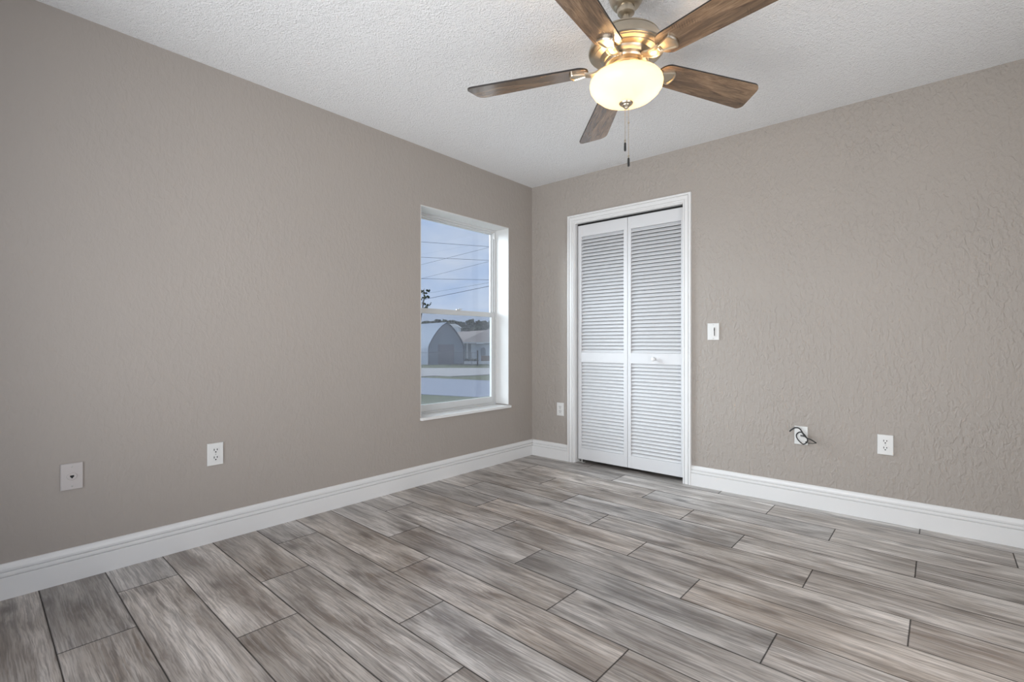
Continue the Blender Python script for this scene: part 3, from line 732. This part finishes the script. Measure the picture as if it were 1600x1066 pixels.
# trees behind
def tree(px, Z, topy, wpx, seed, mat, label, group='trees along the horizon behind the barn and house', nb=22):
    rs = random.Random(seed); base = E(px, Z); k = Z / 770; h = (535.5 - topy) * k + 1.0235 - GZ; w = wpx * k / 2
    t = tag(empty('tree', base), label, 'tree', group)
    bm = bmesh.new()
    for i in range(nb):
        a = rs.uniform(0, 2 * PI); rr = w * math.sqrt(rs.random()) * .75; z = h * rs.uniform(.30, .86)
        blob(bm, (rr * math.cos(a), rr * math.sin(a), z), w * rs.uniform(.24, .40), .8, seed + i, 3, .75)
    for i in range(4): blob(bm, (rs.uniform(-.45, .45) * w, rs.uniform(-.4, .4) * w, h * rs.uniform(.84, .92)), w * rs.uniform(.14, .24), .9, seed + i, 3, .8)
    fin('crown', bm, mat, t, smooth=False)
    bm = bmesh.new(); tube(bm, [(0, 0, 0), (.1, 0, h * .4), (0, .1, h * .75)], .28, 8, .1); fin('trunk', bm, M['bark'], t)
TL = [(-520, 100, 494, 44), (-400, 108, 496, 46), (-300, 100, 493, 44), (-200, 106, 496, 44), (-110, 102, 494, 42), (-20, 108, 496, 42), (60, 102, 495, 42), (140, 108, 493, 40), (215, 102, 496, 40), (285, 108, 494, 40), (350, 103, 496, 40), (410, 109, 494, 38), (470, 103, 496, 40), (518, 104, 497, 30), (560, 113, 497, 36), (590, 108, 492, 30), (622, 104, 497, 32), (645, 110, 494, 30), (668, 104, 499, 32), (684, 112, 498, 36), (704, 106, 497, 34), (722, 100, 498.5, 36), (741, 110, 498.5, 40), (757, 104, 499.5, 36), (776, 108, 498, 30), (806, 104, 495, 34), (840, 110, 492, 34), (880, 106, 495, 36)]
for i, (px, Z, ty, w) in enumerate(TL):
    tree(px, Z, ty, w, 10 + i * 3, M['leaf'] if i % 2 == 0 else M['leaf2'], 'dark green leafy tree in the row on the horizon behind the barn and house')
# tall sparse tree at the left edge of the window
def sparse_tree():
    rs = random.Random(3); Z = 40.0; base = E(663, Z); k = Z / 770
    t = tag(empty('tree', base), 'tall sparse tree with thin twigs above the barn at the left edge of the window', 'tree')
    top = (535.5 - 449) * k + 1.0235 - GZ
    bmt = bmesh.new(); bml = bmesh.new()
    tube(bmt, [(-1.0, 0, 0), (-.8, 0, 2.8), (-.45, 0, 4.6), (-.15, .1, top - .9), (-.02, 0, top - .1)], .10, 6, .015)
    tips = []
    for i in range(17):
        z = rs.uniform(4.5, top - .15); a = rs.uniform(0, 2 * PI); L = rs.uniform(.5, 1.15) * (1.0 - .5 * (z - 4.5) / (top - 4.5))
        s = Vector((-.45 + (z - 4.6) * .22, 0, z)) if z > 4.6 else Vector((-.5, 0, z))
        e = s + Vector((math.cos(a) * L, math.sin(a) * L, L * .55)); tube(bmt, [s, (s + e) / 2 + Vector((0, 0, -.05)), e], .018, 5, .006)
        tips += [e, (s + e) / 2 * .4 + e * .6]
    for i, e in enumerate(tips):
        for j in range(3):
            blob(bml, e + Vector((rs.uniform(-.13, .13), rs.uniform(-.13, .13), rs.uniform(-.10, .14))), rs.uniform(.05, .12), .8, i + j, 1, .6)
    fin('branches', bmt, M['bark'], t); fin('foliage', bml, M['leaf'], t)
sparse_tree()
# power lines crossing the sky
def line(pa, pb, Za, Zb, label, rad=.010):
    def P(p, Z): v = E(p[0], Z, 0); v.z = CAM.z + (535.5 - p[1]) / 770 * Z; return v
    A, B = P(pa, Za), P(pb, Zb); d = B - A; A2, B2 = A - d * 3.0, B + d * 3.0
    bm = bmesh.new(); pts = []
    for k in range(33):
        t = k / 32; s = -3 + 7 * t
        p = A + d * s; p.z += .02 * (s * (s - 1)) * .5; pts.append(p)
    tube(bm, pts, rad, 6); o = fin('power_line', bm, M['wire'], smooth=True)
    tag(o, label, 'power line', 'power lines crossing the sky')
line((658, 378), (764, 385.5), 30, 30, 'topmost nearly level power line across the sky')
line((658, 402), (764, 407), 30, 30, 'second nearly level power line across the middle of the upper pane')
line((658, 435.5), (764, 437.5), 30, 30, 'lowest nearly level power line across the upper pane')
line((665, 412), (763, 387), 34, 26, 'upper thin power line slanting up to the right', .008)
line((672, 432), (763, 409), 34, 26, 'middle thin power line slanting up to the right', .008)
line((700, 453), (763, 442), 34, 26, 'faint power line slanting just above the dark lowest one', .007)
line((680, 464.5), (763, 447.5), 34, 26, 'thick dark power line, lowest of the slanting ones', .016)
